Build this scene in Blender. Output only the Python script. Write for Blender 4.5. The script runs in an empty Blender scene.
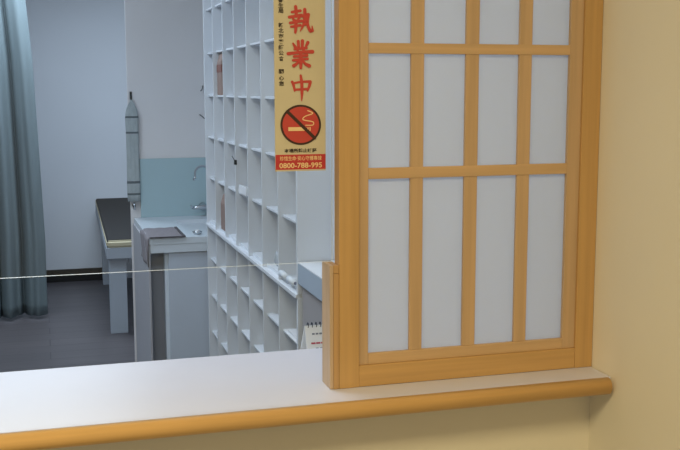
import bpy, bmesh, math, random
from mathutils import Vector, Matrix
random.seed(7)
scn = bpy.context.scene
C = bpy.data.collections.new('place'); scn.collection.children.link(C)
EYE = 1.55

# ------------------------------------------------------------------ materials
def lin(c):
    return tuple(((v/255)/12.92 if v/255 <= .04045 else ((v/255+.055)/1.055)**2.4) for v in c) + (1,)

def mat(name, col, rough=.6, metal=0, var=0, scale=(8,8,8), bump=0, spec=.5, detail=4):
    m = bpy.data.materials.new(name); m.use_nodes = True
    nt = m.node_tree; N = nt.nodes; b = N['Principled BSDF']
    b.inputs['Roughness'].default_value = rough
    b.inputs['Metallic'].default_value = metal
    b.inputs['Specular IOR Level'].default_value = spec
    tc = N.new('ShaderNodeTexCoord'); mp = N.new('ShaderNodeMapping'); mp.inputs['Scale'].default_value = scale
    no = N.new('ShaderNodeTexNoise'); no.inputs['Scale'].default_value = 1; no.inputs['Detail'].default_value = detail
    nt.links.new(tc.outputs['Object'], mp.inputs['Vector']); nt.links.new(mp.outputs[0], no.inputs['Vector'])
    rp = N.new('ShaderNodeValToRGB')
    c = lin(col); k = max(var, .015)
    rp.color_ramp.elements[0].position = .3; rp.color_ramp.elements[1].position = .7
    rp.color_ramp.elements[0].color = tuple(v*(1-k) for v in c[:3])+(1,)
    rp.color_ramp.elements[1].color = tuple(min(1, v*(1+k)) for v in c[:3])+(1,)
    nt.links.new(no.outputs['Fac'], rp.inputs['Fac']); nt.links.new(rp.outputs['Color'], b.inputs['Base Color'])
    if bump:
        bp = N.new('ShaderNodeBump'); bp.inputs['Strength'].default_value = bump; bp.inputs['Distance'].default_value = .002
        nt.links.new(no.outputs['Fac'], bp.inputs['Height']); nt.links.new(bp.outputs[0], b.inputs['Normal'])
    return m

def wood(name, col, axis, rough=.38):
    s = [70, 70, 70]; s['xyz'.index(axis)] = 2.0
    return mat(name, col, rough, 0, .10, tuple(s), .05, .45, 6)

M = {}
M['wood_v'] = wood('oak_vertical', (196,154,96), 'z')
M['wood_h'] = wood('oak_horizontal', (196,154,96), 'x')
M['lat_v'] = wood('lattice_vertical', (196,162,122), 'z', .5)
M['lat_h'] = wood('lattice_horizontal', (200,164,120), 'x', .5)
M['trim'] = wood('rounded_edge_wood', (224,178,112), 'x', .3)
M['post_light'] = wood('pale_wood', (200,172,140), 'z', .5)
M['post_dark'] = wood('orange_wood', (186,146,96), 'z', .5)
M['cream'] = mat('cream_paint', (234,224,200), .75, 0, .02, (3,3,3), .04)
M['laminate'] = mat('white_laminate', (212,211,222), .38, 0, .015, (5,5,5))
M['room'] = mat('white_wall_paint', (214,220,228), .85, 0, .02, (2,2,2), .03)
M['partition'] = mat('grey_wall_paint', (226,224,226), .85, 0, .02, (2,2,2), .03)
M['ceiling'] = mat('ceiling_paint', (235,235,232), .9)
M['shelf'] = mat('white_melamine', (226,231,238), .5, 0, .02, (4,4,4))
M['deskwhite'] = mat('white_desk_laminate', (228,232,238), .45)
M['deskside'] = mat('warm_grey_panel', (172,168,170), .6)
M['deskgrey'] = mat('grey_blue_apron', (176,190,206), .6)
M['black'] = mat('black_skirting', (16,16,18), .6)
M['aqua'] = mat('aqua_splashback', (170,196,204), .25, 0, .03, (3,3,3))
M['steel'] = mat('chrome', (200,205,210), .2, 1)
M['wire'] = mat('grey_wire', (96,102,108), .5)
M['darkmetal'] = mat('dark_hook', (40,46,52), .4, .5)
M['sinkwhite'] = mat('white_ceramic', (214,222,230), .3)
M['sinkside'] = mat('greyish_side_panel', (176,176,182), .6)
M['light_catch'] = mat('grey_light_catcher', (150,154,164), .7)
M['cabinet'] = mat('white_cabinet', (196,206,220), .5)
M['cab_edge'] = mat('pale_cabinet_edge', (214,224,234), .5)
M['dark'] = mat('dark_recess', (70,74,82), .7)
M['mat_cloth'] = mat('grey_brown_cloth', (134,128,134), .9, 0, .08, (60,60,60), .2)
M['mat_edge'] = mat('dark_cloth_hem', (74,72,80), .9)
M['vinyl'] = mat('black_vinyl', (9,12,18), .8, 0, .1, (10,10,10))
M['vinyl_rim'] = mat('cream_vinyl', (196,188,160), .6)
M['bedframe'] = mat('pale_grey_bed_paint', (166,176,188), .6)
M['towel'] = mat('grey_green_towel', (168,178,182), .9, 0, .1, (50,50,20), .2)
M['towel_band'] = mat('dark_towel_band', (92,102,108), .9)
M['tan'] = mat('tan_card', (206,194,162), .6, 0, .03, (20,20,20))
M['red'] = mat('red_ink', (194,66,56), .6)
M['redband'] = mat('red_band_ink', (190,52,52), .6)
M['brown'] = mat('dark_brown_ink', (62,36,22), .6)
M['ink'] = mat('black_brown_ink', (52,40,26), .6)
M['palelet'] = mat('pale_lettering', (240,206,150), .6)
M['brownpack'] = mat('brown_packet', (150,126,118), .7, 0, .12, (30,30,30))
M['redpack'] = mat('red_brown_packet', (130,84,76), .7, 0, .2, (60,60,60))
M['paper'] = mat('white_paper', (226,228,232), .8)
M['paperroll'] = mat('white_roll', (222,228,234), .7)
M['printred'] = mat('red_print', (176,72,90), .7)
M['printgrey'] = mat('grey_print', (120,124,140), .7)
M['spiral'] = mat('spiral_wire', (58,62,74), .4, .6)

def curtain_mat():
    m = mat('blue_grey_curtain', (108,122,127), .9, 0, .07, (25,25,3), .1)
    return m
M['curtain'] = curtain_mat()

def floor_mat():
    m = bpy.data.materials.new('dark_plank_floor'); m.use_nodes = True
    nt = m.node_tree; N = nt.nodes; b = N['Principled BSDF']; b.inputs['Roughness'].default_value = .42
    tc = N.new('ShaderNodeTexCoord'); mp = N.new('ShaderNodeMapping'); mp.inputs['Scale'].default_value = (1,1,1)
    br = N.new('ShaderNodeTexBrick'); br.inputs['Scale'].default_value = 1.0
    br.inputs['Brick Width'].default_value = 1.2; br.inputs['Row Height'].default_value = .16; br.inputs['Mortar Size'].default_value = .003
    br.inputs['Color1'].default_value = lin((92,88,91)); br.inputs['Color2'].default_value = lin((82,79,83)); br.inputs['Mortar'].default_value = lin((62,60,64))
    no = N.new('ShaderNodeTexNoise'); no.inputs['Scale'].default_value = 1; no.inputs['Detail'].default_value = 5
    mp2 = N.new('ShaderNodeMapping'); mp2.inputs['Scale'].default_value = (3,40,3)
    mx = N.new('ShaderNodeMixRGB'); mx.blend_type = 'MULTIPLY'; mx.inputs[0].default_value = .5
    rp = N.new('ShaderNodeValToRGB'); rp.color_ramp.elements[0].color = (.6,.6,.6,1); rp.color_ramp.elements[0].position = .3; rp.color_ramp.elements[1].position = .7
    L = nt.links.new
    L(tc.outputs['Object'], mp.inputs[0]); L(mp.outputs[0], br.inputs[0]); L(tc.outputs['Object'], mp2.inputs[0]); L(mp2.outputs[0], no.inputs[0])
    L(no.outputs['Fac'], rp.inputs[0]); L(br.outputs['Color'], mx.inputs[1]); L(rp.outputs[0], mx.inputs[2]); L(mx.outputs[0], b.inputs['Base Color'])
    return m
M['floor'] = floor_mat()

def glass_mat():
    m = bpy.data.materials.new('clear_glass'); m.use_nodes = True
    nt = m.node_tree; N = nt.nodes; N.remove(N['Principled BSDF']); out = N['Material Output']
    tr = N.new('ShaderNodeBsdfTransparent'); tr.inputs[0].default_value = (.955,.965,.975,1)
    gl = N.new('ShaderNodeBsdfGlossy'); gl.inputs['Roughness'].default_value = .02
    fr = N.new('ShaderNodeFresnel'); fr.inputs[0].default_value = 1.3
    mx = N.new('ShaderNodeMixShader'); L = nt.links.new
    L(fr.outputs[0], mx.inputs[0]); L(tr.outputs[0], mx.inputs[1]); L(gl.outputs[0], mx.inputs[2]); L(mx.outputs[0], out.inputs[0])
    return m
M['glass'] = glass_mat()
M['glassedge'] = mat('polished_glass_edge', (244,248,250), .3)
def clear_plastic():
    m = bpy.data.materials.new('clear_plastic_wrap'); m.use_nodes = True
    nt = m.node_tree; N = nt.nodes; b = N['Principled BSDF']
    b.inputs['Base Color'].default_value = lin((220,230,240)); b.inputs['Roughness'].default_value = .25; b.inputs['Alpha'].default_value = .55
    return m
M['wrap'] = clear_plastic()
def washi():
    m = bpy.data.materials.new('white_translucent_sheet'); m.use_nodes = True
    nt = m.node_tree; N = nt.nodes; N.remove(N['Principled BSDF']); out = N['Material Output']
    d = N.new('ShaderNodeBsdfDiffuse'); d.inputs[0].default_value = lin((222,227,241))
    t = N.new('ShaderNodeBsdfTranslucent'); t.inputs[0].default_value = lin((236,240,247))
    mx = N.new('ShaderNodeMixShader'); mx.inputs[0].default_value = .58
    L = nt.links.new; L(d.outputs[0], mx.inputs[1]); L(t.outputs[0], mx.inputs[2]); L(mx.outputs[0], out.inputs[0])
    return m
M['washi'] = washi()

# ------------------------------------------------------------------ mesh helpers (world coordinates; z is height above the floor)
class MB:
    def __init__(s): s.bm = bmesh.new()
    def box(s, x0, x1, y0, y1, z0, z1, bev=0, mi=0):
        t = bmesh.new(); bmesh.ops.create_cube(t, size=1)
        for v in t.verts:
            v.co = Vector(((x0+x1)/2+v.co.x*(x1-x0), (y0+y1)/2+v.co.y*(y1-y0), (z0+z1)/2+v.co.z*(z1-z0)))
        if bev: bmesh.ops.bevel(t, geom=t.edges[:], offset=bev, segments=2, affect='EDGES', profile=.6)
        s.add(t, mi); return s
    def add(s, t, mi=0):
        me = bpy.data.meshes.new('tmp'); t.to_mesh(me); t.free()
        n = len(s.bm.faces); s.bm.from_mesh(me); bpy.data.meshes.remove(me)
        s.bm.faces.ensure_lookup_table()
        for f in s.bm.faces[n:]: f.material_index = mi
    def prism(s, pts, axis, a, b, bev=0, mi=0):
        # pts: 2D outline in the two other axes, swept along axis from a to b
        t = bmesh.new()
        def mk(p, w): return {'x': (w, p[0], p[1]), 'y': (p[0], w, p[1]), 'z': (p[0], p[1], w)}[axis]
        A = [t.verts.new(mk(p, a)) for p in pts]; B = [t.verts.new(mk(p, b)) for p in pts]
        t.faces.new(A); t.faces.new(B[::-1])
        for i in range(len(pts)): j = (i+1) % len(pts); t.faces.new((A[i], B[i], B[j], A[j]))
        bmesh.ops.recalc_face_normals(t, faces=t.faces[:])
        if bev: bmesh.ops.bevel(t, geom=t.edges[:], offset=bev, segments=2, affect='EDGES', profile=.6)
        s.add(t, mi); return s
    def tube(s, pts, r, seg=12, mi=0):
        t = bmesh.new(); pts = [Vector(p) for p in pts]; rings = []
        for i, p in enumerate(pts):
            d = (pts[min(i+1, len(pts)-1)]-pts[max(i-1, 0)]).normalized()
            u = d.cross(Vector((0,0,1)));
            if u.length < 1e-3: u = d.cross(Vector((1,0,0)))
            u.normalize(); w = d.cross(u); rr = r[i] if isinstance(r, (list, tuple)) else r
            rings.append([t.verts.new(p+(u*math.cos(k*2*math.pi/seg)+w*math.sin(k*2*math.pi/seg))*rr) for k in range(seg)])
        for a, b in zip(rings, rings[1:]):
            for k in range(seg): t.faces.new((a[k], a[(k+1) % seg], b[(k+1) % seg], b[k]))
        t.faces.new(rings[0][::-1]); t.faces.new(rings[-1])
        bmesh.ops.recalc_face_normals(t, faces=t.faces[:])
        for f in t.faces: f.smooth = True
        s.add(t, mi); return s
    def build(s, name, m, parent=None, smooth=False, root=None):
        root = root or parent
        off = root.location if root else Vector((0,0,0))
        for v in s.bm.verts: v.co -= off
        me = bpy.data.meshes.new(name); s.bm.to_mesh(me); s.bm.free()
        for q in (m if isinstance(m, (list, tuple)) else [m]): me.materials.append(q)
        if smooth:
            for p in me.polygons: p.use_smooth = True
        o = bpy.data.objects.new(name, me); C.objects.link(o)
        if parent: o.parent = parent
        return o

def thing(name, label, cat, loc, group=None):
    o = bpy.data.objects.new(name, None); C.objects.link(o); o.location = loc; o.empty_display_size = .05
    return tag(o, label, cat, group)
def tag(o, label, cat, group=None):
    o['label'] = label; o['category'] = cat
    if group: o['group'] = group
    return o
def struct(o): o['kind'] = 'structure'; return o

Z = lambda v: EYE+v     # heights measured from the eye line

# ------------------------------------------------------------------ the setting
YW = 1.795          # front face of the service-window wall
XR = 1.0718         # face of the wall on the right
FARY = 8.36
struct(MB().box(-2.6, 2.6, -2.2, FARY+.1, -.06, 0).build('floor', M['floor']))
struct(MB().box(-2.6, 2.6, -2.2, FARY+.1, 2.62, 2.7).build('ceiling', M['ceiling']))
# outside: wall under the counter, header, left jamb
struct(MB().box(-2.6, XR+.12, YW, YW+.12, 0, Z(-.604)).build('wall_front', M['cream']))
struct(MB().box(-2.6, XR+.12, YW, YW+.12, 2.202, 2.62).build('wall_front_upper', M['cream']))
struct(MB().box(-2.6, -1.26, YW, YW+.12, Z(-.567), 2.202).build('wall_front_left', M['cream']))
struct(MB().box(XR, XR+.12, -2.2, YW, 0, 2.62).build('wall_right', M['cream']))
# inside
struct(MB().box(XR, XR+.12, YW+.12, 5.53, 0, 2.62).build('wall_right_inner', M['room']))
struct(MB().box(-2.6, -2.5, YW+.12, FARY, 0, 2.62).build('wall_left', M['room']))
struct(MB().box(-2.6, 2.6, FARY, FARY+.1, 0, 2.62).build('wall_back', M['room']))
struct(MB().box(.449, 2.6, 5.53, 5.55, 0, 2.62).build('wall_partition', M['partition']))
struct(MB().box(2.5, 2.6, 5.64, FARY, 0, 2.62).build('wall_right_rear', M['room']))
struct(MB().box(-2.5, .437, FARY-.015, FARY, 0, .102, .003).build('baseboard_back', M['black']))

# ------------------------------------------------------------------ counter
t = thing('counter', 'white laminate service counter with rounded orange wood front edge', 'counter', (0, 1.9, Z(-.5694)-.033))
MB().box(-2.5, XR-.002, 1.7145, 2.10, Z(-.5694)-.033, Z(-.5694), .0015).build('counter_top', M['laminate'], t)
r = .0165; cy = 1.709; zc = Z(-.5694)-r
pts = [(1.714, zc+r)]+[(cy-r*math.sin(a)*.85, zc+r*math.cos(a)) for a in [math.pi*k/14 for k in range(15)]]+[(1.714, zc-r)]
o = MB().prism(pts, 'x', -2.5, XR-.010, .0).build('edge_trim', M['trim'], t, True); o['label'] = 'rounded orange wood edge'

# ------------------------------------------------------------------ sliding lattice panel
PX0, PX1 = .5275, 1.0708; PF, PB = 1.79, 1.822; PZ0 = Z(-.5690); PZ1 = 2.195
IX0, IX1 = .567, 1.0315; IZ0 = Z(-.527)
t = thing('lattice_window_panel', 'sliding wooden lattice panel with twelve-plus white frosted panes standing on the counter', 'window panel', ((PX0+PX1)/2, 1.805, PZ0))
t['label'] = 'sliding orange wood lattice panel with white frosted panes on the counter'
MB().box(PX0, IX0, PF, PB, PZ0, PZ1, .001).build('stile', M['wood_v'], t)
MB().box(IX1, PX1, PF, PB, PZ0, PZ1, .001).build('stile', M['wood_v'], t)
MB().box(IX0, IX1, PF+.0005, PB, PZ0, IZ0, .002).build('bottom_rail', M['wood_h'], t)
MB().box(IX0, IX1, PF+.0005, PB, PZ1-.045, PZ1, .002).build('top_rail', M['wood_h'], t)
LF, LB = PF+.005, PF+.014       # lattice depth
GX0, GX1, GZ0 = .5868, 1.0035, Z(-.5055)
o = MB().box(IX0, GX0, LF, LB, IZ0, PZ1-.045, .0012).build('inner_stile', M['lat_v'], t)
o = MB().box(GX1, IX1, LF, LB, IZ0, PZ1-.045, .0012).build('inner_stile', M['lat_v'], t)
MB().box(GX0, GX1, LF, LB, IZ0, GZ0, .0012).build('inner_rail', M['lat_h'], t)
for xa, xb in ((.6713,.6972), (.7827,.8097), (.8950,.9215)):
    MB().box(xa, xb, LF+.0015, LB, GZ0, PZ1-.045, .001).build('vertical_muntin', M['lat_v'], t)
for zb, zt in ((-.1685,-.1476), (.0653,.0848), (.29,.31), (.515,.535)):
    MB().box(GX0, GX1, LF, LB-.001, Z(zb), Z(zt), .001).build('horizontal_muntin', M['lat_h'], t)
MB().box(GX0-.01, GX1+.01, LB, LB+.003, GZ0-.01, PZ1-.05).build('frosted_pane', M['washi'], t)

# ------------------------------------------------------------------ glass screen with its wooden support block, notice stuck on it
GY = 1.835
gl = MB().box(-1.25, .5265, GY-.003, GY+.003, Z(-.3285), 2.2)
for f in gl.bm.faces:
    if abs(f.normal.y) < .5: f.material_index = 1
bmesh.ops.recalc_face_normals(gl.bm, faces=gl.bm.faces[:])
for f in gl.bm.faces: f.material_index = 0 if abs(f.normal.y) > .5 else 1
tag(gl.build('glass_screen', [M['glass'], M['glassedge']]), 'clear glass screen above the counter with a polished lower edge', 'glass')

t = thing('support_block', 'short wooden post on the counter beside the lattice panel', 'post', (.518, 1.815, Z(-.5694)))
MB().box(.5095, .5165, 1.792, 1.848, Z(-.5690), Z(-.3290), .001).build('pale_strip', M['post_light'], t)
MB().box(.5165, .527, 1.790, 1.848, Z(-.5690), Z(-.345), .001).build('main_strip', M['post_dark'], t)
MB().box(.5165, .527, 1.7905, 1.848, Z(-.3445), Z(-.3290), .001).build('end_cap', M['post_dark'], t)

# notice
SY = GY-.0032
t = thing('notice', 'tan vertical pharmacy notice with red characters and no-smoking emblem stuck to glass', 'notice', (.465, SY, Z(-.153)))
SX0, SX1 = .4155, .5132
MB().box(SX0, SX1, SY-.0012, SY, Z(-.1525), Z(.30)).build('card', M['tan'], t)
o = MB().box(SX0+.0006, SX1-.0004, SY-.0016, SY-.0012, Z(-.1495), Z(-.1215)).build('red_band', M['redband'], t)
def px(u): return .4165+(u-275.4)*(.098/51.0)      # sign layout measured across its own width
def pz(v): return Z(.162-v*(.3125/170))
def layer(k): return SY-.0016-.0004*k
def poly(mb, pts, k):
    t_ = bmesh.new(); vs = [t_.verts.new((px(a), layer(k), pz(b))) for a, b in pts]
    t_.faces.new(vs); mb.add(t_)
def ribbon(mb, pts, w, k, smooth=True):
    caps = .04
    # tapered brush stroke through pts with widths w (sign units)
    P = [Vector(p) for p in pts]; W = list(w)
    if len(W) == 2 and len(P) > 2: W = [W[0]+(W[1]-W[0])*i/(len(P)-1) for i in range(len(P))]
    if smooth and len(P) > 2:
        Q, V = [], []
        for i in range(len(P)-1):
            p0, p1, p2, p3 = P[max(i-1,0)], P[i], P[i+1], P[min(i+2,len(P)-1)]
            for s in range(6):
                f = s/6
                Q.append(.5*((2*p1)+(p2-p0)*f+(2*p0-5*p1+4*p2-p3)*f*f+(3*p1-p0-3*p2+p3)*f**3)); V.append(W[i]+(W[i+1]-W[i])*f)
        Q.append(P[-1]); V.append(W[-1]); P, W = Q, V
    t_ = bmesh.new(); a, b = [], []
    for i, p in enumerate(P):
        d = (P[min(i+1,len(P)-1)]-P[max(i-1,0)]).normalized(); n = Vector((-d.y, d.x))
        q1, q2 = p+n*W[i]/2, p-n*W[i]/2
        a.append(t_.verts.new((px(q1.x), layer(k), pz(q1.y)))); b.append(t_.verts.new((px(q2.x), layer(k), pz(q2.y))))
    for i in range(len(P)-1): t_.faces.new((a[i], a[i+1], b[i+1], b[i]))
    # rounded ends
    for p, w_ in ((P[0], W[0]), (P[-1], W[-1])):
        caps += .08
        t_.faces.new([t_.verts.new((px(p.x+w_/2*math.cos(q*math.pi/5)), layer(k+caps), pz(p.y+w_/2*math.sin(q*math.pi/5)))) for q in range(10)])
    mb.add(t_)
def glyph(strokes, x0, y0, w, h, name):
    mb = MB()
    for n, (pts, wd) in enumerate(strokes):
        ribbon(mb, [(x0+a*w/100, y0+b*h/100) for a, b in pts], [q*w/100*1.25 for q in wd], 1+.24*n)
    return mb.build(name, M['red'], t)
ZHI = [([(13,21),(47,15)],(9,10)), ([(28,0),(30,18),(30,36)],(11,11)), ([(2,40),(52,32)],(10,11)),
       ([(16,44),(22,53)],(7,10)), ([(43,40),(35,52)],(10,6)), ([(5,62),(50,54)],(9,10)), ([(9,76),(47,70)],(8,9)), ([(28,54),(28,78),(26,98)],(11,11,8)),
       ([(54,36),(80,29)],(9,11)), ([(80,29),(76,52),(78,72),(88,91),(96,88)],(11,10,10,11,9)), ([(97,90),(95,72)],(9,3)),
       ([(65,10),(65,40),(60,66),(46,92)],(11,11,9,3)), ([(54,52),(66,66)],(6,10))]
YE = [([(41,2),(43,26)],(10,9)), ([(58,0),(57,26)],(11,9)), ([(20,10),(30,25)],(6,11)), ([(80,6),(70,24)],(11,6)), ([(26,31),(74,26)],(8,9)),
      ([(0,48),(50,42),(98,40)],(11,9,13)), ([(36,33),(42,42)],(6,9)), ([(64,31),(58,41)],(9,6)), ([(24,58),(76,53)],(9,10)), ([(20,72),(78,66)],(9,9)),
      ([(50,42),(51,70),(50,100)],(11,12,9)), ([(44,72),(34,84),(22,92)],(10,9,12)), ([(56,70),(68,84),(84,92)],(7,9,13))]
ZHONG = [([(4,27),(12,44),(16,62)],(11,11,8)), ([(8,33),(50,27),(94,26)],(8,9,12)), ([(94,28),(88,46),(80,62)],(13,11,8)), ([(16,58),(80,55)],(9,10)),
         ([(46,2),(51,30),(52,70),(50,102)],(9,13,12,3))]
glyph(ZHI, 289.5, 6.5, 24, 26, 'red_character')
glyph(YE, 288.5, 40, 24.5, 27, 'red_character')
glyph(ZHONG, 291.5, 74, 20, 25.5, 'red_character')
# emblem
def disc(mb, cx, cy, rad, k, n=48): poly(mb, [(cx+rad*math.cos(a*2*math.pi/n), cy+rad*math.sin(a*2*math.pi/n)) for a in range(n)], k)
EX, EY_ = 300.6, 124.2
mb = MB(); disc(mb, EX, EY_, 20.4, 1); o = mb.build('emblem_ring', M['brown'], t)
mb = MB(); disc(mb, EX, EY_, 18.3, 2); o = mb.build('emblem_disc', M['red'], t)
mb = MB(); poly(mb, [(288,126.4),(306,126.4),(306,130.2),(288,130.2)], 3)
for a in (307.2, 309.2): poly(mb, [(a,126.4),(a+1,126.4),(a+1,130.2),(a,130.2)], 3)
mb.build('cigarette', M['palelet'], t)
mb = MB(); ribbon(mb, [(307.5,109.8),(312.6,112.6),(304.8,115.6),(303,119),(312.6,121.2),(312.4,124.4),(305.4,124.6)], (1,.9), 3); mb.build('smoke_line', M['palelet'], t)
mb = MB(); ribbon(mb, [(287.2,110.6),(314.2,137.6)], (3.2,3.2), 4); mb.build('slash', M['brown'], t)

def text(body, cx, cy, w, h, m, name, k=1, bold=.02):
    # lettering fitted to a box w x h (sign units) centred on (cx, cy)
    cu = bpy.data.curves.new('tmp', 'FONT'); cu.body = body; cu.offset = bold; cu.size = 1; cu.resolution_u = 3
    ob = bpy.data.objects.new('tmp', cu); C.objects.link(ob)
    dg = bpy.context.evaluated_depsgraph_get(); dg.update()
    me = bpy.data.meshes.new_from_object(ob.evaluated_get(dg)); bpy.data.objects.remove(ob); bpy.data.curves.remove(cu)
    mb_ = MB(); mb_.bm.from_mesh(me); bpy.data.meshes.remove(me)
    xs = [v.co.x for v in mb_.bm.verts]; ys = [v.co.y for v in mb_.bm.verts]
    if not xs: print('NO GLYPHS', body); return None
    x0, x1, y0, y1 = min(xs), max(xs), min(ys), max(ys)
    for v in mb_.bm.verts:
        v.co = Vector((px(cx+((v.co.x-x0)/(x1-x0)-.5)*w), layer(k), pz(cy-((v.co.y-y0)/(y1-y0)-.5)*h)))
    return mb_.build(name, m, t)
for ch, v in (('衛',0.6),('生',5.6),('局',10.8),('新',24.8),('北',30.2),('市',35.6),('藥',41.2),('師',46.8),('公',52.2),('會',57.8),('關',70.6),('心',77),('您',82.6)):
    text(ch, 281.7, v, 5.0, 4.7, M['ink'], 'black_character', 1, .025)
text('本場所禁止吸菸', 300.2, 150.2, 32.5, 4.2, M['ink'], 'black_lettering', 1, .03)
text('珍惜生命‧安心守護專線', 300.4, 158.0, 42, 4.6, M['palelet'], 'pale_lettering', 1, .01)
text('0800-788-995', 300.3, 165.3, 43, 5.4, M['palelet'], 'pale_number', 1, .02)

# ------------------------------------------------------------------ pigeonhole shelves (two stacked units)
SX, D0, DP, NC = .7307, 4.684, .249, 7
YN = D0-NC*DP
def pigeonholes(label, rows, z0, z1, xf, name='pigeonhole_shelf'):
    t = thing(name, label, 'shelf', (.88, (D0+YN)/2, z0), 'stacked pigeonhole shelves')
    xb = 1.03
    for i in range(NC+1):
        y = D0-i*DP
        nm = 'side_panel' if i in (0, NC) else 'divider'
        w = .006 if nm == 'divider' else .012
        MB().box(xf, xb, y-w, y+w*.3, z0, z1, .001).build(nm, M['shelf'], t)
    for k, (zb, th) in enumerate(rows):
        MB().box(xf+.014, xb, YN+.006, D0-.006, zb-th, zb, .001).build('shelf_board', M['shelf'], t)
    MB().box(xb, xb+.008, YN-.01, D0+.004, z0, z1).build('back_panel', M['shelf'], t)
    return t
pigeonholes('upper white pigeonhole shelf of narrow deep compartments, stacked on the lower one', [(Z(v), .008) for v in (.745,.556,.362,.166,-.0255,-.216,-.406)]+[(Z(-.609), .013)], Z(-.622), Z(.76), SX)
lo = pigeonholes('lower white pigeonhole shelf of narrow compartments, standing on the floor', [(Z(v), .008) for v in (-.79,-.966,-1.143,-1.32)]+[(.05, .014)], 0, Z(-.6355), SX)
MB().box(SX-.006, 1.03, YN-.01, D0+.004, Z(-.6355), Z(-.6221), .002).build('top_board', M['shelf'], lo)

# things in the compartments
def pack(name, label, cat, x0, x1, y0, y1, z0, z1, m, top=None):
    t = thing(name, label, cat, ((x0+x1)/2, (y0+y1)/2, z0))
    MB().prism([(x0,z0),(x1,z0),(x1,z1-.03),(x1-.03,z1),(x0+.012,z1),(x0,z1-.04)], 'y', y0, y1, .004).build('body', m, t)
    if top: MB().box(x0-.0012, x1-.01, y0-.0012, y1+.001, z0+(z1-z0)*.56, z0+(z1-z0)*.74, .0005).build('printed_panel', top, t)
    return t
pack('medicine_packet', 'brown and red packet in the second column, third row of the shelf', 'packet', .745, .9, 4.30, 4.412, Z(-.0297), Z(.152), M['brownpack'], M['redpack'])['label'] = 'tall brown and red packet in an upper pigeonhole near the partition'
pack('medicine_packet', 'tall dull brown packet in a middle pigeonhole just above the ledge', 'packet', .742, .9, 4.255, 4.36, Z(-.609), Z(-.455), M['brownpack'])
t = thing('binder_clip', 'small dark clip on the edge of a shelf divider', 'clip', (SX-.002, 3.932, Z(-.30)))
MB().prism([(3.926,Z(-.296)),(3.944,Z(-.296)),(3.940,Z(-.277)),(3.930,Z(-.277))], 'x', SX-.004, SX+.006, .001).build('clip_body', M['darkmetal'], t)
MB().tube([(SX-.004,3.930,Z(-.277)),(SX-.012,3.930,Z(-.262)),(SX-.012,3.941,Z(-.262)),(SX-.004,3.941,Z(-.277))], .0015, 6).build('wire_handle', M['steel'], t)
t = thing('paper_slip', 'folded pale paper slip lying in a middle pigeonhole', 'paper', (.79, 3.80, Z(-.404)))
MB().prism([(.735,Z(-.4035)),(.86,Z(-.4035)),(.86,Z(-.398)),(.80,Z(-.388)),(.738,Z(-.372))], 'y', 3.75, 3.90, .001).build('sheet', M['paper'], t)
# crumpled clear wrap
bm = MB(); tb = bmesh.new(); bmesh.ops.create_icosphere(tb, subdivisions=3, radius=1)
for v in tb.verts:
    n = v.co.normalized(); q = 1+.22*math.sin(7*n.x+3*n.z)*math.sin(6*n.y+2)
    v.co = Vector((.80+n.x*.058*q, 3.275+n.y*.07*q, Z(-.609)+.037+max(-.037, n.z*.045*q)))
bm.add(tb); tag(bm.build('plastic_bag', M['wrap']), 'crumpled clear plastic bag on the shelf ledge', 'bag')
for i, (y, lb) in enumerate(((3.135,'rolled white paper on the ledge beside the crumpled plastic bag'), (3.03,'rolled white paper on the ledge nearest the counter'))):
    t = thing('paper_roll', lb, 'paper roll', (.74, y, Z(-.609)), 'paper rolls on the shelf ledge')
    MB().tube([(.738,y-.042,Z(-.609)+.0105),(.738,y+.042,Z(-.609)+.0105)], .0105, 16).build('roll', M['paperroll'], t)
    MB().tube([(.738,y-.0435,Z(-.609)+.0105),(.738,y-.042,Z(-.609)+.0105)], .005, 10).build('roll_core', M['printgrey'], t)
t = thing('folded_papers', 'folded white papers lying in a low pigeonhole near the counter', 'papers', (.80, 3.08, Z(-.79)))
MB().box(.738,.93,2.965,3.16,Z(-.7898),Z(-.785),.001).build('sheet', M['paper'], t)
MB().prism([(.745,Z(-.785)),(.92,Z(-.785)),(.90,Z(-.778)),(.745,Z(-.776))], 'y', 2.985, 3.12, .001).build('sheet', M['paper'], t)

# ------------------------------------------------------------------ inner desk beside the shelf, ledge behind the counter, desk calendar
t = thing('side_desk', 'white topped desk with grey-blue apron against the end of the shelf', 'desk', (.9, 2.54, 0))
MB().box(SX, XR-.002, 2.16, 2.925, Z(-.5205)-.004, Z(-.5205), .001).build('desk_top', M['deskwhite'], t)
o = MB().box(SX, XR-.002, 2.16, 2.925, Z(-.587), Z(-.5245), .001).build('apron', M['deskgrey'], t); o['label'] = 'grey-blue apron'
MB().box(SX+.012, SX+.030, 2.17, 2.92, 0, Z(-.587), .001).build('side_panel', M['deskside'], t)
MB().box(XR-.03, XR-.012, 2.17, 2.92, 0, Z(-.587), .001).build('side_panel', M['deskside'], t)
t = thing('inner_ledge', 'white work ledge just behind and below the counter', 'ledge', (0, 2.2, 0))
MB().box(-2.4, .71, 2.105, 2.372, Z(-.665), Z(-.647), .001).build('ledge_top', M['deskwhite'], t)
for x in (-1.8, -.3, .66): MB().box(x, x+.03, 2.12, 2.36, 0, Z(-.665), .001).build('leg', M['deskgrey'], t)

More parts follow.
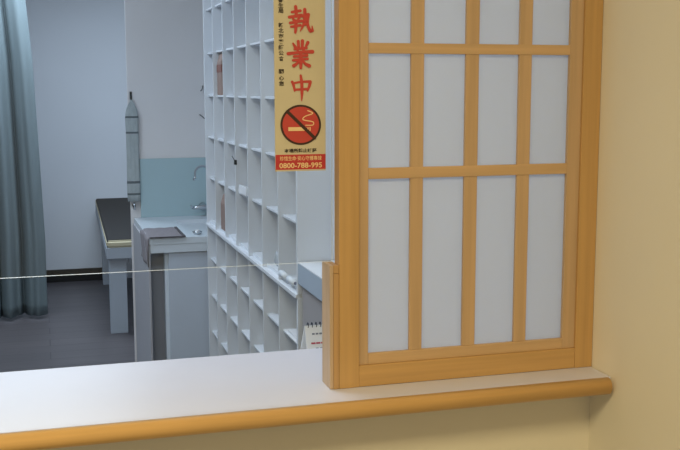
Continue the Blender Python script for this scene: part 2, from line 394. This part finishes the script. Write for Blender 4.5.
t = thing('desk_calendar', 'white spiral-bound desk calendar standing behind the wooden post', 'calendar', (.64, 2.28, Z(-.647)))
zb, zt = Z(-.647), Z(-.563)
def cal(x, s, d=0):   # point on the sloping front sheet: s from bottom (0) to top (1)
    return (x, 2.255+.03*s-d, zb+(zt-zb)*s)
def sheet(mb, x0, x1, s0, s1, d, th):
    tb = bmesh.new(); A = [tb.verts.new(cal(x, s, d)) for x, s in ((x0,s0),(x1,s0),(x1,s1),(x0,s1))]
    B = [tb.verts.new(cal(x, s, d-th)) for x, s in ((x0,s0),(x1,s0),(x1,s1),(x0,s1))]
    tb.faces.new(A); tb.faces.new(B[::-1])
    for i in range(4): tb.faces.new((A[i], B[i], B[(i+1)%4], A[(i+1)%4]))
    bmesh.ops.recalc_face_normals(tb, faces=tb.faces[:]); mb.add(tb)
CX0, CX1 = .587, .705
mb = MB(); sheet(mb, CX0, CX1, 0, 1, 0, .002); mb.build('front_sheet', M['paper'], t)
mb = MB(); mb.prism([(2.335,zb),(2.339,zb),(2.289,zt),(2.285,zt)], 'x', CX0, CX1); mb.build('back_board', M['paper'], t)
mb = MB()
for k in range(11):
    x = CX0+.008+k*.0102
    mb.tube([(x, 2.287+.006*math.cos(a), zt+.001+.006*math.sin(a)) for a in [q*2*math.pi/10 for q in range(11)]], .0012, 6)
mb.build('spiral_binding', M['spiral'], t)
mb = MB()
for s in (.75,): 
    for k in range(7): sheet(mb, CX0+.016+k*.009, CX0+.0225+k*.009, s, s+.045, .0008, .0004)
mb.build('grey_print', M['printgrey'], t)
mb = MB()
for k in range(6): sheet(mb, CX0+.012+k*.012, CX0+.0225+k*.012, .50, .545, .0008, .0004)
mb.build('red_print', M['printred'], t)
mb = MB()
for k in range(5): sheet(mb, CX0+.022+k*.011, CX0+.029+k*.011, .37, .40, .0008, .0004)
mb.build('grey_print', M['printgrey'], t)

# ------------------------------------------------------------------ sink unit on the partition
SF, SB = 4.715, 5.524; SZ = Z(-.692); SL = .464; SR = 1.06
t = thing('sink_unit', 'white sink counter with cabinet below the aqua splashback', 'sink', (.75, 5.1, 0))
s = MB()
BX0, BX1, BY0, BY1 = .66, 1.0, 4.86, 5.36
for a in ((SL,BX0,SF,SB), (BX1,SR,SF,SB), (BX0,BX1,SF,BY0), (BX0,BX1,BY1,SB)): s.box(a[0], a[1], a[2], a[3], SZ-.03, SZ)
s.build('sink_top', M['sinkwhite'], t)
MB().box(SL+.004, SR, SF+.002, SF+.03, SZ-.072, SZ-.03, .002).box(SL+.004, SL+.03, SF+.03, SB-.01, SZ-.072, SZ-.03, .002).build('front_apron', M['sinkwhite'], t)
s = MB()
s.box(BX0, BX1, BY0, BY1, SZ-.03, SZ-.02).box(BX0+.0005, BX0+.006, BY0, BY1, SZ-.03, SZ-.001).box(BX1-.006, BX1-.0005, BY0, BY1, SZ-.03, SZ-.001).box(BX0, BX1, BY0+.0005, BY0+.006, SZ-.03, SZ-.001).box(BX0, BX1, BY1-.006, BY1-.0005, SZ-.03, SZ-.001)
s.build('basin', M['sinkwhite'], t)
o = MB().box(SL+.012, .535, SF+.09, SF+.11, .02, SZ-.075, .001).build('light_catch_panel', M['light_catch'], t)  # added grey panel that catches light, so the gap renders less black
o = MB().box(SL-.006, SL+.004, SF+.005, SB, 0, SZ-.031, .002).build('side_panel', M['sinkside'], t); o['label'] = 'grey side panel reaching the floor'
cb = MB().box(.535, SR, SF+.03, SB-.02, .06, SZ-.16, .002).box(.535, .56, SF+.03, SB-.02, SZ-.16, SZ-.073, .002).box(.56, SR, SF+.035, SF+.05, SZ-.16, SZ-.073).build('cabinet', M['cab_edge'], t)
d = MB().box(.552, .98, SF+.012, SF+.03, .07, SZ-.075, .002).build('door', M['cabinet'], t)
MB().tube([(.93,SF-.004,.55),(.93,SF-.004,.65)], .005, 8).tube([(.93,SF-.004,.56),(.93,SF+.012,.56)], .004, 8).tube([(.93,SF-.004,.64),(.93,SF+.012,.64)], .004, 8).build('handle', M['steel'], d, root=t)

tag(MB().box(.502, 1.06, 5.515, 5.523, SZ+.0003, Z(-.372), .001).build('splashback', M['aqua']), 'pale aqua splashback panel on the wall behind the sink', 'splashback')

t = thing('faucet', 'chrome gooseneck tap on the wall above the sink', 'tap', (.83, 5.5, Z(-.66)))
MB().tube([(.838,5.5145,Z(-.64)),(.838,5.46,Z(-.64))], [.022,.016], 14).build('wall_flange', M['steel'], t)
MB().tube([(.775,5.455,Z(-.642)),(.80,5.455,Z(-.640)),(.838,5.455,Z(-.638)),(.87,5.455,Z(-.638))], [.010,.013,.015,.013], 12).build('valve_body', M['steel'], t)
MB().tube([(.775,5.455,Z(-.642)),(.768,5.435,Z(-.635)),(.762,5.42,Z(-.625))], [.007,.006,.005], 8).build('lever_handle', M['steel'], t)
sp = [(.868,5.455,Z(-.63)),(.868,5.45,Z(-.50)),(.864,5.44,Z(-.45))]
for k in range(1, 9):
    a = math.pi*k/9; sp.append((.820+.046*math.cos(a), 5.44-.10*k/9, Z(-.45)+.040*math.sin(a)))
sp += [(.772,5.33,Z(-.462)),(.766,5.325,Z(-.480))]
MB().tube(sp, .0065, 10).build('gooseneck_spout', M['steel'], t)

t = thing('soap_dish', 'small shiny metal dish on the sink edge', 'dish', (.70, 4.80, SZ))
MB().tube([(.70,4.79,SZ),(.70,4.79,SZ+.006),(.70,4.79,SZ+.014)], [.016,.020,.024], 16).build('dish', M['steel'], t)
MB().tube([(.70,4.79,SZ+.014),(.70,4.79,SZ+.022)], [.014,.009], 12).build('soap', M['paper'], t)

# cloth on the sink corner, hanging over its left side
t = thing('cloth_mat', 'grey-brown cloth spread on the sink corner and draped over its left side', 'cloth', (.55, 4.85, SZ))
tb = bmesh.new(); nx, ny = 26, 12; grid = []
for j in range(ny+1):
    row = []
    for i in range(nx+1):
        y = SF-.004+(5.06-SF)*j/ny; q = i/nx
        arc = .30*q        # along the cloth from its right edge
        x = .622-arc; z = SZ+.003
        if x < SL-.006:
            over = SL-.006-x; x = SL-.0095-.004*math.sin(9*q+j*.8); z = SZ+.001-over
        z += .0012*math.sin(i*1.3+j*.9)
        row.append(tb.verts.new((x + .012*(j/ny), y, z)) if z > SZ else tb.verts.new((x, y, z)))
    grid.append(row)
for j in range(ny):
    for i in range(nx): tb.faces.new((grid[j][i], grid[j][i+1], grid[j+1][i+1], grid[j+1][i]))
mb = MB(); mb.add(tb); o = mb.build('cloth', M['mat_cloth'], t, True)
md = o.modifiers.new('t', 'SOLIDIFY'); md.thickness = .003; md.offset = 1
MB().box(SL, .622, SF-.009, SF-.003, SZ+.0005, SZ+.007, .001).box(.622, .634, SF-.004, 5.05, SZ+.0005, SZ+.007, .001).build('hem', M['mat_edge'], t)

# towel on its hook at the partition's end
t = thing('wall_hook', 'dark hook at the end of the partition holding the long towel', 'hook', (.466, 5.53, Z(-.03)))
MB().box(.460, .472, 5.524, 5.53, Z(-.065), Z(-.012), .001).build('back_plate', M['darkmetal'], t)
MB().tube([(.466,5.525,Z(-.045)),(.466,5.510,Z(-.058)),(.466,5.500,Z(-.052)),(.466,5.498,Z(-.035))], .004, 8).build('hook_arm', M['darkmetal'], t)
prof = [(-.050,.004,.004),(-.066,.010,.006),(-.085,.020,.010),(-.110,.030,.014),(-.142,.0345,.015),(-.152,.0355,.0155),(-.225,.034,.014),(-.235,.034,.014),(-.33,.033,.014),(-.42,.034,.014),(-.490,.035,.015),(-.503,.036,.0155),(-.555,.035,.015),(-.566,.035,.015),(-.60,.034,.014)]
tb = bmesh.new(); rings = []
for z, a, b in prof:
    rings.append([tb.verts.new((.466+a*math.cos(k*math.pi/12)*(1+.05*math.sin(k*2.6)), 5.505+b*math.sin(k*math.pi/12)*(1+.25*math.sin(k*4)), Z(z))) for k in range(24)])
for n, (a, b) in enumerate(zip(rings, rings[1:])):
    for k in range(24):
        f = tb.faces.new((a[k], a[(k+1)%24], b[(k+1)%24], b[k])); f.material_index = 1 if n in (4, 6, 10, 12) else 0
tb.faces.new(rings[-1]); tb.faces.new(rings[0][::-1]); bmesh.ops.recalc_face_normals(tb, faces=tb.faces[:])
mb = MB(); mb.bm.free(); mb.bm = tb
tag(mb.build('hanging_towel', [M['towel'], M['towel_band']], None, True), 'long narrow grey-green towel with dark bands hanging at the end of the partition', 'towel')
t = thing('pipe_valve', 'small metal valve on the partition end just below the hanging towel', 'valve', (.466, 5.52, Z(-.62)))
MB().tube([(.466,5.53,Z(-.625)),(.466,5.50,Z(-.625))], .009, 10).build('valve_body', M['darkmetal'], t)
MB().tube([(.466,5.503,Z(-.607)),(.466,5.503,Z(-.645))], .005, 8).build('valve_stem', M['steel'], t)
for z, lb in ((.0, 'upper of two small dark wall hooks beside the shelf'), (-.15, 'lower of two small dark wall hooks beside the shelf')):
    t = thing('small_hook', lb, 'hook', (.856, 5.53, Z(z)), 'small wall hooks beside the shelf')
    MB().tube([(.853,5.529,Z(z)+.018),(.851,5.520,Z(z)+.008),(.846,5.512,Z(z)-.004),(.838,5.510,Z(z)-.010)] if z == 0 else [(.834,5.529,Z(z)+.012),(.840,5.520,Z(z)+.008),(.850,5.512,Z(z)-.002),(.858,5.510,Z(z)-.010)], .0028, 8).build('wire', M['wire'], t)
    MB().box(.848 if z == 0 else .830, .858 if z == 0 else .840, 5.527, 5.53, Z(z)+.008, Z(z)+.026, .001).build('plate', M['partition'], t)

# ------------------------------------------------------------------ treatment bed behind the partition
BX0, BX1, BN, BF = .362, .98, 6.36, 8.27
t = thing('treatment_bed', 'treatment bed with black vinyl top and pale grey frame beside the partition', 'bed', (.67, 7.3, 0))
def slab(zt0, zt1, th, x0, x1, y0, y1, bev, xs=0):
    mb = MB(); tb = bmesh.new()
    A = [(x0,y0,zt0-th),(x1,y0,zt0-th),(x1,y1,zt1-th),(x0+xs,y1,zt1-th),(x0,y0,zt0),(x1,y0,zt0),(x1,y1,zt1),(x0+xs,y1,zt1)]
    V = [tb.verts.new(a) for a in A]
    for f in ((0,3,2,1),(4,5,6,7),(0,1,5,4),(1,2,6,5),(2,3,7,6),(3,0,4,7)): tb.faces.new([V[i] for i in f])
    bmesh.ops.recalc_face_normals(tb, faces=tb.faces[:])
    bmesh.ops.bevel(tb, geom=tb.edges[:], offset=bev, segments=3, affect='EDGES'); mb.add(tb); return mb
zn, zh = Z(-.934), Z(-.868)
slab(zn-.004, zh-.004, .045, BX0-.001, BX1+.006, BN-.003, BF, .012, .032).build('padded_rim', M['vinyl_rim'], t)
slab(zn, zh, .02, BX0+.003, BX1-.006, BN+.010, BF-.012, .008, .030).build('vinyl_top', M['vinyl'], t)
slab(zn-.049, zh-.049, .07, BX0-.002, BX1, BN, BF-.01, .003, .032).build('frame', M['bedframe'], t)
for x0, x1, y0, y1 in ((.377,.485,6.44,6.50),(.85,.96,6.44,6.50),(.425,.50,8.12,8.18),(.85,.95,8.12,8.18)):
    MB().box(x0, x1, y0, y1, 0, (zn if y0 < 7 else zh)-.115, .003).build('leg', M['bedframe'], t)
MB().box(.50, .84, 6.46, 6.48, .45, .52, .002).build('stretcher', M['bedframe'], t)

# ------------------------------------------------------------------ curtain on the left
t = thing('curtain', 'pale blue-grey floor-length curtain hanging in loose folds', 'curtain', (-.5, 7.03, .02))
edge = [(.95,-.085),(.581,-.069),(.193,-.041),(-.334,-.025),(-1.011,-.006),(-1.535,-.010)]
def ex(z):
    for (a, xa), (b, xb) in zip(edge, edge[1:]):
        if z >= b: return xa+(xb-xa)*(a-z)/(a-b)
    return edge[-1][1]
tb = bmesh.new(); NX, NZ = 200, 34; grid = []
for j in range(NZ+1):
    z = .95-(.95+1.525)*j/NZ; row = []; e = ex(z)
    fl = .65+.35*(j/NZ)
    for i in range(NX+1):
        s = i/NX; X = -1.3+(e+1.3)*s; q = (1.3-.0)*(1-s)    # distance from free edge
        ph = 2*math.pi*(q/.15+.45*math.sin(q*21+.4)*.35)+.22*math.sin(z*1.7+q*5)
        y = 7.03+fl*(.042*math.cos(ph)+.010*math.cos(2.3*ph+1))*min(1, .35+q*9)
        y += .07*math.exp(-((q-.145)/.018)**2)+.035*math.exp(-((q-.075)/.012)**2)*min(1, max(0, (.3-z)))
        row.append(tb.verts.new((X+.012*math.sin(ph)*fl*(s < 1), y, Z(z))))
    grid.append(row)
for j in range(NZ):
    for i in range(NX): tb.faces.new((grid[j][i], grid[j][i+1], grid[j+1][i+1], grid[j+1][i]))
mb = MB(); mb.add(tb); o = mb.build('curtain_cloth', M['curtain'], t, True)
o.modifiers.new('t', 'SOLIDIFY').thickness = .002
tag(MB().box(-1.4, .05, 7.01, 7.05, Z(.95), 2.62, .004).build('curtain_track', M['bedframe']), 'pale ceiling track carrying the curtain', 'curtain track')

# ------------------------------------------------------------------ light
def area(name, loc, size, sy, power, col, rot=(0,0,0)):
    l = bpy.data.lights.new(name, 'AREA'); l.shape = 'RECTANGLE'; l.size = size; l.size_y = sy; l.energy = power; l.color = col
    o = bpy.data.objects.new(name, l); C.objects.link(o); o.location = loc; o.rotation_euler = rot; return o
COOL = (.76,.88,1.0); WARM = (1.0,.85,.52)
area('pharmacy_light', (-.5, 4.1, 2.58), 1.2, .5, 24, COOL)
area('counter_light', (-.1, 2.55, 2.58), 1.0, .25, 11, COOL)
area('treatment_light', (.1, 6.6, 2.58), 1.6, .8, 50, COOL)
area('waiting_room_light', (-.35, .1, 2.58), 1.2, .6, 40, WARM)
w = bpy.data.worlds.new('world'); scn.world = w; w.use_nodes = True
w.node_tree.nodes['Background'].inputs[0].default_value = (1.0,.89,.66,1); w.node_tree.nodes['Background'].inputs[1].default_value = .42

# ------------------------------------------------------------------ camera
cd = bpy.data.cameras.new('camera'); cam = bpy.data.objects.new('camera', cd); C.objects.link(cam)
cd.sensor_fit = 'HORIZONTAL'; cd.sensor_width = 36; cd.lens = 1005.84/680*36; cd.clip_start = .05
rt = Vector((.95891804,-.28367912,-.00153629)); up = Vector((.03946673,.12804228,.99098312)); fw = Vector((.28092451,.95033222,-.13397794))
cam.matrix_world = Matrix(((rt.x,up.x,-fw.x,0),(rt.y,up.y,-fw.y,0),(rt.z,up.z,-fw.z,EYE),(0,0,0,1)))
scn.camera = cam
scn.view_settings.view_transform = 'Standard'; scn.view_settings.look = 'None'; scn.view_settings.exposure = .16
